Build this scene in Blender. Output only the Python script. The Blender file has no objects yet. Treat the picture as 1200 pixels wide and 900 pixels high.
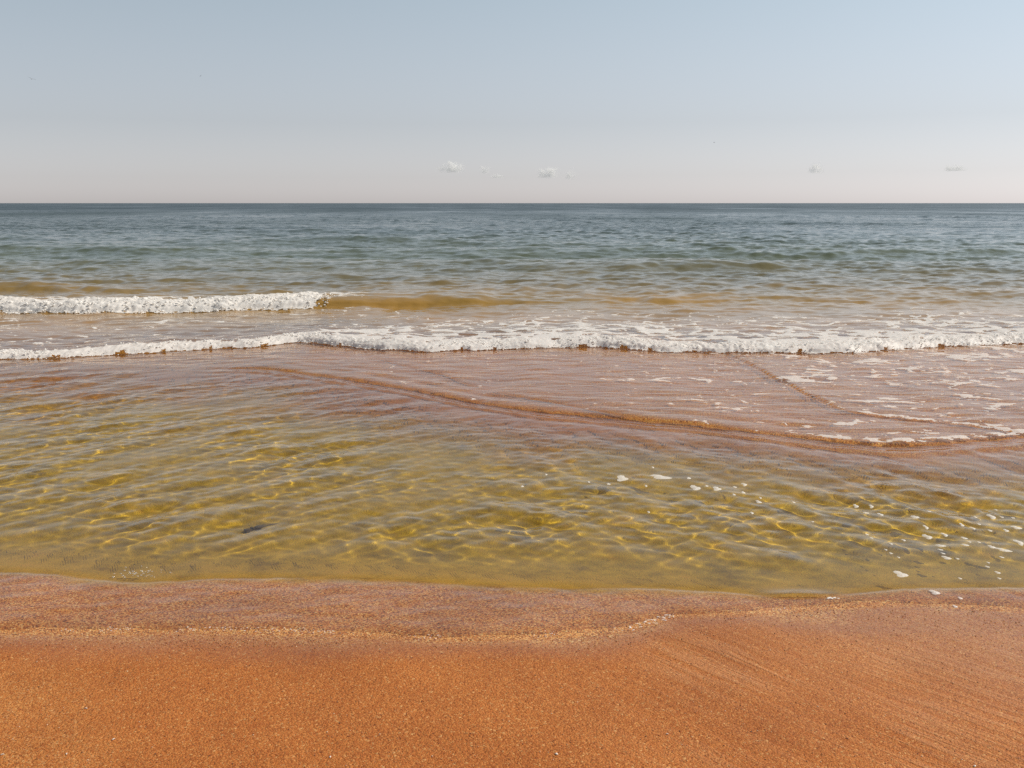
import bpy, bmesh, math, random
import numpy as np

# ------------------------------------------------------------------ camera, sky, sun
SC = bpy.context.scene
COL = SC.collection
H_CAM = 1.6
F_PX = 1166.7                      # focal length in pixels of the 1200x900 photograph
PITCH = math.atan((450 - 238.0) / F_PX)
SUN_EL = math.radians(44)
SUN_AZ = math.radians(72)          # to the right of the viewing direction (+Y)

cd = bpy.data.cameras.new('camera')
cam = bpy.data.objects.new('camera', cd)
COL.objects.link(cam)
cam.location = (0, 0, H_CAM)
cam.rotation_euler = (math.pi / 2 - PITCH, 0, math.radians(0))
cd.sensor_width = 36
cd.lens = F_PX / 1200 * 36
cd.clip_start = 0.05
cd.clip_end = 60000
SC.camera = cam

W = bpy.data.worlds.new('World')
SC.world = W
W.use_nodes = True
wn, wl = W.node_tree.nodes, W.node_tree.links
wn.clear()
sky = wn.new('ShaderNodeTexSky')
sky.sky_type = 'NISHITA'
sky.sun_disc = False
sky.sun_elevation = SUN_EL
sky.sun_rotation = SUN_AZ
sky.altitude = 0
sky.air_density = 1.0
sky.dust_density = 0.4
sky.ozone_density = 1.0
hs = wn.new('ShaderNodeHueSaturation')
hs.inputs['Saturation'].default_value = 0.22
wt = wn.new('ShaderNodeMix'); wt.data_type = 'RGBA'; wt.blend_type = 'MULTIPLY'
wt.inputs['Factor'].default_value = 1.0
# milky, slightly rosy air along the horizon, clearer above
wc = wn.new('ShaderNodeTexCoord'); wz = wn.new('ShaderNodeSeparateXYZ'); wl.new(wc.outputs['Generated'], wz.inputs[0])
wm = wn.new('ShaderNodeMapRange'); wm.inputs[2].default_value = 0.2; wl.new(wz.outputs[2], wm.inputs[0])
wg = wn.new('ShaderNodeMix'); wg.data_type = 'RGBA'
wg.inputs[6].default_value = (0.90, 0.865, 0.905, 1); wg.inputs[7].default_value = (0.80, 0.92, 1.0, 1)
wl.new(wm.outputs[0], wg.inputs[0]); wl.new(wg.outputs[2], wt.inputs[7])
bg = wn.new('ShaderNodeBackground')
bg.inputs['Strength'].default_value = 0.106
wo = wn.new('ShaderNodeOutputWorld')
wl.new(sky.outputs[0], hs.inputs['Color'])
wl.new(hs.outputs[0], wt.inputs[6])
wl.new(wt.outputs[2], bg.inputs['Color'])
wl.new(bg.outputs[0], wo.inputs['Surface'])

sl = bpy.data.lights.new('sun', 'SUN')
sl.energy = 4.7
sl.angle = math.radians(0.5)
sl.color = (1.0, 0.925, 0.81)
sun = bpy.data.objects.new('sun', sl)
COL.objects.link(sun)
sun.location = (20, 5, 20)
sun.rotation_euler = (math.pi / 2 - SUN_EL, 0, math.pi - SUN_AZ)
sl.cycles.is_caustics_light = True

SC.view_settings.view_transform = 'Standard'
SC.view_settings.look = 'None'
SC.view_settings.exposure = 0.0
SC.view_settings.gamma = 1.0
SC.view_settings.use_curve_mapping = False
SC.cycles.max_bounces = 40
SC.cycles.diffuse_bounces = 4
SC.cycles.transparent_max_bounces = 8
SC.cycles.volume_bounces = 40
SC.cycles.use_denoising = False

# ------------------------------------------------------------------ helpers
rng = np.random.default_rng(7)
random.seed(7)

def px2w(u, v, z=0.0):
    """pixel of the photograph -> point on the level z"""
    dx = (u - 600) / F_PX
    dz = -(v - 450) / F_PX
    c, s = math.cos(PITCH), math.sin(PITCH)
    d = (dx, c + dz * s, -s + dz * c)
    t = (z - H_CAM) / d[2]
    return (d[0] * t, d[1] * t)

def pxray(u, v, dist):
    dx = (u - 600) / F_PX
    dz = -(v - 450) / F_PX
    c, s = math.cos(PITCH), math.sin(PITCH)
    d = np.array((dx, c + dz * s, -s + dz * c))
    d /= d[1]
    return np.array((0, 0, H_CAM)) + d * dist

def curve(pts, z=0.0):
    """polyline of pixels -> smooth function y(x) on level z"""
    w = sorted(px2w(u, v, z) for u, v in pts)
    xs = np.array([p[0] for p in w]); ys = np.array([p[1] for p in w])
    def f(x):
        d = 0.06
        return (np.interp(x - d, xs, ys) + np.interp(x, xs, ys) * 2 + np.interp(x + d, xs, ys)) / 4
    return f

def sm(a, b, x):
    t = np.clip((x - a) / (b - a), 0, 1)
    return t * t * (3 - 2 * t)

_perm = rng.permutation(512)
_perm = np.concatenate([_perm, _perm, _perm])
_g = rng.uniform(0, 2 * np.pi, 512)
_gx, _gy = np.cos(_g), np.sin(_g)
_rv = rng.random((512, 3))

def noise(x, y):
    xi = np.floor(x).astype(np.int64); yi = np.floor(y).astype(np.int64)
    fx, fy = x - xi, y - yi
    u = fx * fx * fx * (fx * (fx * 6 - 15) + 10); v = fy * fy * fy * (fy * (fy * 6 - 15) + 10)
    def g(ix, iy, dx, dy):
        k = _perm[_perm[ix & 511] + (iy & 511)]
        return _gx[k] * dx + _gy[k] * dy
    a = g(xi, yi, fx, fy); b = g(xi + 1, yi, fx - 1, fy)
    c = g(xi, yi + 1, fx, fy - 1); d = g(xi + 1, yi + 1, fx - 1, fy - 1)
    return 1.5 * ((a + (b - a) * u) + ((c + (d - c) * u) - (a + (b - a) * u)) * v)

def fbm(x, y, o=4):
    r = 0; a = 1
    for i in range(o):
        r = r + a * noise(x * 2 ** i + 17.3 * i, y * 2 ** i - 9.1 * i); a *= 0.5
    return r

def worley(x, y):
    xi = np.floor(x).astype(np.int64); yi = np.floor(y).astype(np.int64)
    f1 = np.full(x.shape, 9.0); f2 = np.full(x.shape, 9.0)
    for i in (-1, 0, 1):
        for j in (-1, 0, 1):
            k = _perm[_perm[(xi + i) & 511] + ((yi + j) & 511)]
            d = np.hypot(xi + i + _rv[k, 0] - x, yi + j + _rv[k, 1] - y)
            f2 = np.where(d < f1, f1, np.minimum(f2, d)); f1 = np.minimum(f1, d)
    return f1, f2

def grid_mesh(name, X, Y, Z, mat, attrs=None, keep=None):
    """grid of points (rows, cols) -> one mesh object; keep = mask of the quads"""
    r, c = X.shape
    idx = np.arange(r * c).reshape(r, c)
    q = np.stack([idx[:-1, :-1], idx[:-1, 1:], idx[1:, 1:], idx[1:, :-1]], -1).reshape(-1, 4)
    co = np.stack([X, Y, Z], -1).reshape(-1, 3)
    attrs = {k: v.reshape(-1) for k, v in (attrs or {}).items()}
    if keep is not None:
        q = q[keep.reshape(-1)]
        used = np.unique(q)
        m = np.zeros(r * c, np.int64); m[used] = np.arange(len(used))
        q = m[q]; co = co[used]; attrs = {k: v[used] for k, v in attrs.items()}
    return raw_mesh(name, co, q, mat, attrs)

def raw_mesh(name, co, faces, mat, attrs=None, smooth=True):
    n = faces.shape[1]
    me = bpy.data.meshes.new(name)
    me.vertices.add(len(co)); me.vertices.foreach_set('co', np.ascontiguousarray(co, np.float32).ravel())
    me.loops.add(faces.size); me.loops.foreach_set('vertex_index', np.ascontiguousarray(faces, np.int32).ravel())
    me.polygons.add(len(faces))
    me.polygons.foreach_set('loop_start', np.arange(0, faces.size, n, dtype=np.int32))
    me.polygons.foreach_set('loop_total', np.full(len(faces), n, np.int32))
    for k, v in (attrs or {}).items():
        a = me.attributes.new(k, 'FLOAT', 'POINT'); a.data.foreach_set('value', v.astype(np.float32))
    me.update(calc_edges=True); me.validate()
    if smooth:
        me.polygons.foreach_set('use_smooth', np.ones(len(me.polygons), bool))
    me.materials.append(mat)
    o = bpy.data.objects.new(name, me); COL.objects.link(o)
    return o

class NT:
    """short node-tree writer"""
    def __init__(s, name):
        s.m = bpy.data.materials.new(name); s.m.use_nodes = True
        s.t = s.m.node_tree; s.t.nodes.clear()
        s.out = s.t.nodes.new('ShaderNodeOutputMaterial')
    def n(s, kind, ins=None, **props):
        nd = s.t.nodes.new('ShaderNode' + kind)
        for k, v in props.items(): setattr(nd, k, v)
        for k, v in (ins or {}).items():
            if isinstance(v, bpy.types.NodeSocket): s.t.links.new(v, nd.inputs[k])
            else: nd.inputs[k].default_value = v
        return nd
    def attr(s, name): return s.n('Attribute', attribute_name=name).outputs['Fac']
    def math(s, op, a, b=0.0, c=0.0, clamp=False):
        return s.n('Math', {0: a, 1: b, 2: c}, operation=op, use_clamp=clamp).outputs[0]
    def mix(s, f, a, b, blend='MIX'):
        return s.n('Mix', {0: f, 6: a, 7: b}, data_type='RGBA', blend_type=blend).outputs[2]
    def ramp(s, f, stops, interp='LINEAR'):
        nd = s.n('ValToRGB', {0: f}); e = nd.color_ramp; e.interpolation = interp
        while len(e.elements) < len(stops): e.elements.new(0.5)
        for el, (p, c) in zip(e.elements, stops):
            el.position = p; el.color = c if len(c) == 4 else (*c, 1)
        return nd.outputs[0]
    def mapr(s, f, a, b, c, d):
        return s.n('MapRange', {0: f, 1: a, 2: b, 3: c, 4: d}).outputs[0]
    def noise(s, co, scale, detail=2.0, rough=0.5):
        return s.n('TexNoise', {'Vector': co, 'Scale': scale, 'Detail': detail, 'Roughness': rough})
    def link(s, a, b): s.t.links.new(a, b)

def tag(o, label=None, cat=None, group=None, kind=None):
    for k, v in (('label', label), ('category', cat), ('group', group), ('kind', kind)):
        if v: o[k] = v
    return o

# ------------------------------------------------------------------ the place: lines read off the photograph
Z1 = 0.035
E1 = curve([(-300, 742), (0, 741), (150, 740), (300, 742), (420, 746), (520, 751), (600, 748), (680, 742), (742, 737),
            (772, 723), (800, 719), (860, 716), (920, 711), (980, 705), (1040, 702), (1100, 704), (1200, 712), (1500, 735)], Z1)
E2 = curve([(-300, 668), (0, 672), (60, 674), (110, 681), (150, 685), (200, 682), (260, 679), (400, 678), (520, 683),
            (650, 690), (750, 691), (850, 696), (900, 700), (980, 699), (1060, 692), (1200, 690), (1500, 700)], 0.01)
B1 = curve([(-300, 424), (0, 424), (150, 428), (235, 432), (300, 432), (350, 436), (420, 446), (480, 457), (560, 472), (640, 484), (720, 490),
            (800, 497), (880, 508), (960, 517), (1030, 522), (1100, 520), (1200, 513), (1500, 500)], 0.01)
B2 = curve([(300, 408), (420, 414), (470, 428), (520, 440), (560, 455), (620, 468), (700, 482), (760, 492), (860, 506)], 0.02)
B3 = curve([(840, 408), (862, 417), (900, 435), (935, 462), (960, 472), (1000, 485), (1060, 492), (1120, 497), (1200, 509), (1400, 515)], 0.02)
A1 = curve([(-300, 426), (0, 420), (100, 415), (200, 410), (300, 405), (350, 401), (430, 408), (500, 413), (600, 410), (700, 408), (800, 412),
            (900, 415), (1000, 413), (1100, 408), (1200, 403), (1500, 398)], 0.02)
A2 = curve([(-300, 370), (0, 368), (100, 369), (200, 367), (300, 365), (390, 363), (500, 361), (700, 358), (1200, 352), (1500, 350)], 0.02)

def sand_z(x, y):
    e2, b1 = E2(x), B1(x)
    d = y - e2                                    # behind the lagoon's near edge
    beach = -0.002 - 0.055 * d + 0.006 * fbm(x * 0.9 + 3, y * 0.9, 3) + 0.0015 * noise(x * 5, y * 5)
    # rills left by the backwash, lower right
    a = math.radians(-50)
    p = -x * math.sin(a) + y * math.cos(a); q = x * math.cos(a) + y * math.sin(a)
    rill = sm(-0.4, 1.0, x) * sm(0.25, 0.55, -d)
    wob = 0.05 * noise(q * 1.3, p * 1.3)
    beach = beach + rill * 0.002 * (0.35 - np.abs(noise((p + wob) * 9, q * 0.7 + 40)) - 0.5 * np.abs(noise((p + wob) * 23, q * 1.1 + 4)))
    w = np.maximum(b1 - e2, 0.8)
    t = np.clip(d / w, -1, 2)
    depth = 0.19 * sm(-0.04, 0.13, t) * (1 - 0.88 * sm(0.50, 1.0, t))
    left = 1 - sm(-3.0, 0.2, x + 0.25 * (y - 6))
    depth = depth + left * 0.10 * sm(0.45, 0.9, t)
    bed = -0.002 - depth + 0.018 * fbm(x * 1.3, y * 1.3, 4) * sm(0, 0.3, t)
    z = np.where(d < 0, beach, bed + (beach - bed) * (1 - sm(0, 0.12, d)))
    off = np.maximum(y - np.maximum(A1(x), b1), 0)
    z = z - 0.05 * sm(0, 3, off) - 0.035 * np.maximum(off - 1.5, 0)
    return z

# sines of the ripples and of the sea
def waves(x, y, comps):
    h = np.zeros_like(x)
    for A, kx, ky, ph in comps:
        h += A * np.sin(kx * x + ky * y + ph)
    return h

def comps(n, l0, l1, ang, spread, steep, seed, power=1.0):
    r = np.random.default_rng(seed); out = []
    for i in range(n):
        lam = l0 * (l1 / l0) ** ((i + r.random()) / n)
        a = math.radians(ang) + r.normal() * math.radians(spread)
        k = 2 * math.pi / lam
        out.append((steep / k * (lam / l1) ** (power - 1) / math.sqrt(n), k * math.cos(a), k * math.sin(a), r.random() * 6.28))
    return out

C_left = comps(22, 0.09, 0.6, -36, 21, 0.115, 11, 1.3)
C_right = comps(22, 0.09, 0.6, 214, 24, 0.112, 12, 1.3)
C_mid = comps(12, 0.12, 0.6, -88, 20, 0.08, 13, 1.2)
C_fine = comps(20, 0.06, 0.18, -80, 80, 0.082, 14)
C_sea = comps(60, 0.32, 2.2, -92, 42, 0.21, 15, 1.0)
C_chop = comps(28, 0.16, 0.6, -90, 55, 0.21, 16)
C_swell = comps(7, 4.5, 9.0, -91, 7, 0.06, 17)

def front(d, h, w):
    """step of height h at d=0 that rises over w behind it, with a small lip"""
    t = np.clip(d / w, 0, 1)
    return h * (np.sqrt(np.clip(1 - (1 - t) ** 2, 0, 1)) * 1.15 - 0.15 * sm(1.0, 4.0, d / w))

def bump(d, h, wf, wb):
    return h * np.where(d < 0, np.exp(-(d / wf) ** 2), np.exp(-(d / wb) ** 2))

def water_z(x, y, sz):
    near = y.min() < 12.5                          # lagoon ripples die out behind the bar
    offshore = y.max() > 8.5
    e1, e2, b1, a1, a2 = E1(x), E2(x), B1(x), A1(x), A2(x)
    # lagoon
    wl_ = 1 - sm(-1.6, 0.9, x - 0.15 * (y - 5))
    lag = 0 * x if not near else wl_ * waves(x, y, C_left) + (1 - wl_) * waves(x, y, C_right) + waves(x, y, C_mid) * (1 - 0.35 * wl_) * (0.5 + 0.5 * sm(-1, 1, noise(x * .7, y * .7))) + 0.9 * waves(x, y, C_fine) * sm(0.22, 0.7, y - e2)
    lag = lag * (1.0 + 0.75 * fbm(x * 1.1 + 50, y * 1.1, 2))
    d2 = y - e2
    amp = sm(0.12, 0.65, d2) * (1 - 0.55 * sm(-1.2, 0, y - b1))
    lag = lag * (0.05 + 0.95 * amp)
    lag = lag + front(d2 + 0.03 * noise(x * 3, y * 0 + 2.2), 0.010, 0.09) - 0.003
    # swash film that rides up the beach
    d1 = y - e1
    d1 = d1 + 0.012 * noise(x * 11, y * 11) + 0.02 * noise(x * 3.3, y * 0 + 8)
    film = np.where(d1 > 0, 0.009 * (1 - np.exp(-np.maximum(d1, 0) / 0.10)), 0.09 * np.maximum(d1, -0.3)) + sm(0.03, 0.2, d1) * (
        0.0022 * fbm(x * 6 + y * 4, y * 9 - x * 4, 2) + 0.0012 * noise(x * 17 + y * 13, y * 4 - x * 5)) + 0.003 * bump(d1 - 0.10, 1, 0.06, 0.07) * sm(-0.3, 0.3, noise(x * 2.2, x * 0))
    hf = sz + film
    # thin sheets running over the bar into the lagoon
    jag = 0.03 * noise(x * 2.3, y * 0.4 + 5) + 0.012 * noise(x * 9, y * 2)
    jag = jag + 0.07 * noise(x * 0.9, y * 0 + 15)
    m1 = sm(-3.3, -2.3, x)
    sheet = front(y - b1 + jag, 0.024, 0.28) * m1 * (0.8 + 0.5 * noise(x * 1.4, x * 0 + 1)) + m1 * 0.006 * np.sin((y - b1 + jag) * 26) * np.exp(-((y - b1 + 0.16) / 0.14) ** 2)
    m2 = sm(-1.9, -0.7, x) * (1 - sm(1.0, 2.2, x))
    sheet = sheet + m2 * front(y - B2(x) + jag * 1.5, 0.008, 0.18) * (0.8 + 0.8 * noise(x * 2, x * 0 + 6))
    m3 = sm(1.9, 2.3, x)
    sheet = sheet + m3 * front(y - B3(x) + jag * 1.2, 0.013, 0.32) * (0.7 + 0.6 * noise(x * 2.3, x * 0 + 41))
    sheet = sheet + sm(-2.6, -1.2, x) * 0.0045 * np.sin((y - b1 + jag * 1.6) * (17 + 3 * noise(x * .8, x * 0 + 77))) * np.exp(-((y - b1 - 0.38) / 0.30) ** 2) * (0.6 + 0.8 * noise(x * 2.6, y * 3 + 4))
    br = 0.0014 * fbm(x * 6 + 1, y * 13, 2) * sm(-0.5, 0.2, y - b1) + 0.0045 * fbm(x * 2.2 + 5, y * 4.5, 3) * sm(0, 0.5, y - b1)
    # breaking bores
    wig1 = 0.10 * noise(x * 0.9, y * 0.15) + 0.05 * noise(x * 3.1, y * 0.5 + 3)
    da = y - a1 + wig1
    aA = 0.06 + 0.03 * noise(x * 0.7, x * 0 + 9)
    bore1 = front(da, 1.0, 0.28) * aA * (1 - 0.45 * sm(0.4, 3.0, da))
    wig2 = 0.12 * noise(x * 0.6, y * 0.1 + 20)
    db = y - a2 + wig2
    aB = 0.145 * (1 - 0.80 * sm(-1.6, 0.9, x)) * (0.85 + 0.2 * noise(x * .5, x * 0 + 4))
    bore2 = front(db, 1.0, 0.5) * aB * np.exp(-(np.maximum(db - 0.6, 0) / 1.3) ** 2)
    # swells rolling in
    sw = np.zeros_like(x)
    for (u0, u1, v, h, wf, wb) in SWELLS:
        p0, p1 = px2w(u0, v), px2w(u1, v); L = p1[0] - p0[0]
        win = sm(p0[0] - .15 * L, p0[0] + .35 * L, x) * (1 - sm(p1[0] - .35 * L, p1[0] + .15 * L, x))
        yc = p0[1] + 0.25 * noise(x * .4, x * 0 + v)
        sw += win * bump(y - yc, h * 0.8, wf, wb)
    offs = y - a1
    grow = sm(1.5, 9, offs)
    gust = 0.75 + 0.45 * noise(x * 0.05 + 3, y * 0.03)
    far = 1 - 0.5 * sm(80, 400, y)
    sea = waves(x, y, C_sea if offshore else []) * gust
    sea = sea + 2.2 * sea * np.abs(sea)
    sea = sea * (0.22 * sm(0.3, 2, offs) + 0.78 * grow) + waves(x, y, C_swell if offshore else []) * sm(6, 16, offs) * far
    fade = 1 - sm(60, 160, y)
    sea = sea + waves(x, y, C_chop if offshore else []) * fade * (0.45 * sm(-0.3, 0.8, offs) + 0.5 * sm(2, 7, offs)) * gust
    h = lag * (1 - sm(0.0, 0.3, y - b1)) + sheet + br + bore1 + bore2 + sw + sea
    # smooth lens of water at the edge, right
    cx, cy = px2w(945, 703, 0.02)
    h = h + 0.016 * np.exp(-((x - cx) / 0.16) ** 2 - ((y - cy - 0.06) / 0.05) ** 2)
    h = np.maximum(h, np.where(y < e2 + 0.6, hf, -1))
    return h

# (u0, u1, v, height, front width, back width) of the swells one can make out
SWELLS = [(-500, 190, 343, 0.20, 0.45, 0.9), (300, 560, 285, 0.26, 0.9, 1.6), (-200, 280, 297, 0.24, 0.9, 1.5), (640, 910, 317, 0.14, 0.6, 1.2),
          (640, 800, 322, 0.08, 0.5, 1.0), (200, 460, 306, 0.10, 0.6, 1.0), (470, 640, 303, 0.10, 0.6, 1.0), (880, 1300, 300, 0.08, 0.7, 1.3),
          (400, 620, 350, 0.05, 0.3, 0.8), (120, 420, 326, 0.07, 0.5, 1.0)]

def rows(segs):
    ys = [segs[0][0]]
    for (y0, y1, s0, s1) in segs:
        while ys[-1] < y1:
            t = (ys[-1] - y0) / (y1 - y0)
            ys.append(ys[-1] + s0 * (s1 / s0) ** max(t, 0))
    return np.array(ys)

def fan(ys, n, k=0.78, c=1.6):
    t = np.linspace(-1, 1, n)
    Y, T = np.meshgrid(ys, t, indexing='ij')
    return T * (np.abs(Y) * k + c), Y

# ------------------------------------------------------------------ materials
def mat_sand():
    t = NT('wet_red_sand')
    co = t.n('TexCoord').outputs['Object']
    wet = t.attr('wet'); drab = t.attr('drab'); coarse = t.attr('coarse')
    vor = t.n('TexVoronoi', {'Vector': co, 'Scale': 330.0, 'Randomness': 1.0})
    vor2 = t.n('TexVoronoi', {'Vector': co, 'Scale': 150.0, 'Randomness': 1.0})
    cell = t.n('SeparateColor', {0: vor.outputs['Color']})
    cell2 = t.n('SeparateColor', {0: vor2.outputs['Color']})
    base = t.ramp(cell.outputs[0], [(0.0, (0.12, 0.035, 0.014)), (0.10, (0.27, 0.085, 0.030)), (0.45, (0.42, 0.150, 0.052)),
                                    (0.80, (0.50, 0.20, 0.075)), (0.95, (0.60, 0.32, 0.15)), (1.0, (0.72, 0.55, 0.36))])
    big = t.ramp(cell2.outputs[1], [(0.0, (0.10, 0.03, 0.015)), (0.06, (0.30, 0.10, 0.035)), (0.5, (0.45, 0.165, 0.06)),
                                    (0.95, (0.55, 0.25, 0.10)), (1.0, (0.78, 0.60, 0.42))])
    base = t.mix(0.45, base, big)
    base = t.mix(1.0, base, (0.93, 0.785, 0.48, 1), 'MULTIPLY')
    vor3 = t.n('TexVoronoi', {'Vector': co, 'Scale': 190.0, 'Randomness': 1.0})
    rough_g = t.ramp(t.n('SeparateColor', {0: vor3.outputs['Color']}).outputs[0], [(0.0, (0.06, 0.025, 0.012)), (0.12, (0.22, 0.075, 0.030)), (0.35, (0.50, 0.20, 0.065)),
                     (0.65, (0.68, 0.34, 0.12)), (0.88, (0.80, 0.52, 0.22)), (1.0, (0.92, 0.78, 0.52))])
    rough_g = t.mix(1.0, rough_g, (1.02, 0.91, 0.68, 1), 'MULTIPLY')
    base = t.mix(t.math('MULTIPLY', coarse, 0.75), base, rough_g)
    n1 = t.noise(co, 2.2, 4).outputs[0]
    tone = t.ramp(n1, [(0.3, (0.86, 0.80, 0.76)), (0.7, (1.08, 1.08, 1.08))])
    base = t.mix(1.0, base, tone, 'MULTIPLY')
    dark = t.mapr(wet, 0.0, 1.0, 1.0, 0.80)
    dk = t.n('CombineColor', {0: dark, 1: dark, 2: dark}).outputs[0]
    base = t.mix(1.0, base, dk, 'MULTIPLY')
    n2 = t.noise(co, 4.5, 6, 0.72).outputs[0]
    silt = t.ramp(n2, [(0.30, (0.19, 0.135, 0.020)), (0.42, (0.38, 0.255, 0.028)), (0.52, (0.52, 0.335, 0.038)), (0.62, (0.56, 0.35, 0.05)), (0.75, (0.66, 0.33, 0.07))])
    silt = t.mix(0.30, silt, base)
    base = t.mix(drab, base, silt)
    hgt = t.math('ADD', t.math('MULTIPLY', vor.outputs['Distance'], -0.5), t.math('MULTIPLY', vor2.outputs['Distance'], -0.8))
    hgt = t.math('ADD', hgt, t.math('MULTIPLY', t.noise(co, 60.0, 3).outputs[0], 0.9))
    # streaks drawn by the backwash
    wv = t.n('VectorMath', {0: co, 1: t.n('VectorMath', {0: t.noise(co, 2.0, 2).outputs['Color'], 1: (0.05, 0.05, 0)}, operation='MULTIPLY').outputs[0]}, operation='ADD').outputs[0]
    rot = t.n('Mapping', {'Vector': wv, 'Rotation': (0, 0, math.radians(53))}).outputs[0]
    st1 = t.noise(t.n('Mapping', {'Vector': rot, 'Scale': (1.6, 38.0, 1.0)}).outputs[0], 1.0, 3, 0.55).outputs[0]
    st2 = t.noise(t.n('Mapping', {'Vector': rot, 'Scale': (0.9, 15.0, 1.0)}).outputs[0], 1.0, 2, 0.5).outputs[0]
    line = t.math('SUBTRACT', 1.0, t.math('MULTIPLY', t.math('ABSOLUTE', t.math('SUBTRACT', st1, 0.5)), 9.0), clamp=True)
    line2 = t.math('SUBTRACT', 1.0, t.math('MULTIPLY', t.math('ABSOLUTE', t.math('SUBTRACT', st2, 0.5)), 16.0), clamp=True)
    rl = t.attr('rill')
    lines = t.math('MULTIPLY', t.math('ADD', t.math('MULTIPLY', line, 0.6), line2), rl)
    hgt = t.math('ADD', hgt, t.math('MULTIPLY', lines, 0.55))
    base = t.mix(t.math('MULTIPLY', lines, 0.13), base, (0.72, 0.42, 0.22, 1))  # sheen of the wet crests put into the sand colour as pale lines
    bs = t.mapr(wet, 0, 1, 0.9, 0.45)
    b = t.n('Bump', {'Height': hgt, 'Strength': bs, 'Distance': 0.004})
    p = t.n('BsdfPrincipled', {'Base Color': base, 'Roughness': t.mapr(wet, 0, 1, 0.75, 0.30), 'Normal': b.outputs[0], 'IOR': 1.4})
    b2 = t.n('Bump', {'Height': hgt, 'Strength': 0.12, 'Distance': 0.004})
    p.inputs['Specular IOR Level'].default_value = 0.22
    t.link(t.math('MULTIPLY', wet, 0.45), p.inputs['Coat Weight'])
    p.inputs['Coat Roughness'].default_value = 0.22
    p.inputs['Coat IOR'].default_value = 1.33
    t.link(b2.outputs[0], p.inputs['Coat Normal'])
    t.link(p.outputs[0], t.out.inputs['Surface'])
    return t.m

def mat_water():
    t = NT('sea_water')
    co = t.n('TexCoord').outputs['Object']
    turb = t.attr('turbid'); off = t.attr('offshore')
    body = t.ramp(off, [(0.0, (0.33, 0.165, 0.085)), (0.09, (0.31, 0.170, 0.055)), (0.13, (0.28, 0.160, 0.032)), (0.20, (0.15, 0.108, 0.040)), (0.32, (0.076, 0.088, 0.046)),
                        (0.50, (0.040, 0.057, 0.047)), (1.0, (0.023, 0.041, 0.051))])
    n1 = t.noise(co, 0.35, 3).outputs[0]
    tone = t.ramp(n1, [(0.3, (0.8, 0.85, 0.9)), (0.7, (1.15, 1.1, 1.0))])
    body = t.mix(1.0, body, tone, 'MULTIPLY')
    # wind ripples too small for the mesh
    mp = t.n('Mapping', {'Vector': co, 'Scale': (1.0, 1.7, 1.0)}).outputs[0]
    r1 = t.noise(mp, 7.0, 3, 0.55).outputs[0]
    r2 = t.noise(mp, 1.6, 4, 0.6).outputs[0]
    gust = t.noise(t.n('Mapping', {'Vector': co, 'Scale': (0.035, 0.012, 1.0)}).outputs[0], 1.0, 4, 0.65).outputs[0]
    hh = t.math('ADD', t.math('MULTIPLY', r1, 0.020), t.math('MULTIPLY', t.math('MULTIPLY', r2, 0.11), t.mapr(off, 0.4, 0.7, 0.0, 1.0)))
    bp = t.n('Bump', {'Height': hh, 'Strength': t.math('MULTIPLY', t.mapr(off, 0.0, 0.4, 0.12, 0.7), t.mapr(off, 0.6, 0.95, 1.0, 0.45)), 'Distance': 1.0})
    op = t.n('BsdfPrincipled', {'Base Color': body, 'Roughness': t.math('ADD', t.mapr(off, 0.48, 1.0, 0.05, 0.40), t.math('MULTIPLY', t.mapr(gust, 0.35, 0.65, -0.12, 0.12), t.mapr(off, 0.45, 0.7, 0.0, 1.0))), 'IOR': 1.33, 'Normal': bp.outputs[0]})
    # clear water: what the water column lets through follows its depth
    dep = t.attr('depth')
    col = t.n('CombineColor', {i: t.math('POWER', 2.718, t.math('MULTIPLY', dep, -k)) for i, k in enumerate((1.0, 0.40, 5.5))}).outputs[0]
    gl = t.n('BsdfPrincipled', {'Base Color': col, 'Roughness': 0.0, 'IOR': 1.33, 'Transmission Weight': 1.0})
    # a film too thin to bend the light: reflection over a clear sheet
    fc = t.n('LayerWeight', {'Blend': 0.5}).outputs['Facing']
    fz = t.math('ADD', t.math('MULTIPLY', t.math('POWER', fc, 5.0), 0.98), 0.02)
    tf = t.n('MixShader', {0: fz, 1: t.n('BsdfTransparent', {'Color': col}).outputs[0], 2: t.n('BsdfGlossy', {'Roughness': 0.06}).outputs[0]})
    gl = t.n('MixShader', {0: t.math('LESS_THAN', dep, 0.004), 1: gl.outputs[0], 2: tf.outputs[0]})
    mx = t.n('MixShader', {0: turb, 1: gl.outputs[0], 2: op.outputs[0]})
    t.link(mx.outputs[0], t.out.inputs['Surface'])
    return t.m

def mat_foam(name='sea_foam', clear=0.0):
    t = NT(name)
    co = t.n('TexCoord').outputs['Object']
    n = t.noise(co, 45.0, 3).outputs[0]
    c = t.ramp(n, [(0.3, (0.93, 0.90, 0.86)), (0.6, (0.98, 0.96, 0.93))])
    b = t.n('Bump', {'Height': t.noise(co, 90.0, 2).outputs[0], 'Strength': 0.15, 'Distance': 0.01})
    p = t.n('BsdfPrincipled', {'Base Color': c, 'Roughness': 0.55, 'Normal': b.outputs[0]})
    tr = t.n('BsdfTranslucent', {'Color': c})
    mx = t.n('MixShader', {0: 0.42, 1: p.outputs[0], 2: tr.outputs[0]})
    if clear:                                             # gaps between the bubbles
        h = t.mapr(t.noise(co, 140.0, 2).outputs[0], 0.40, 0.62, clear * 1.6, clear * 0.4)
        mx = t.n('MixShader', {0: h, 1: mx.outputs[0], 2: t.n('BsdfTransparent').outputs[0]})
    t.link(mx.outputs[0], t.out.inputs['Surface'])
    return t.m

M_SAND, M_WATER, M_FOAM, M_THIN = mat_sand(), mat_water(), mat_foam(), mat_foam('thin_foam', 0.2)

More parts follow.
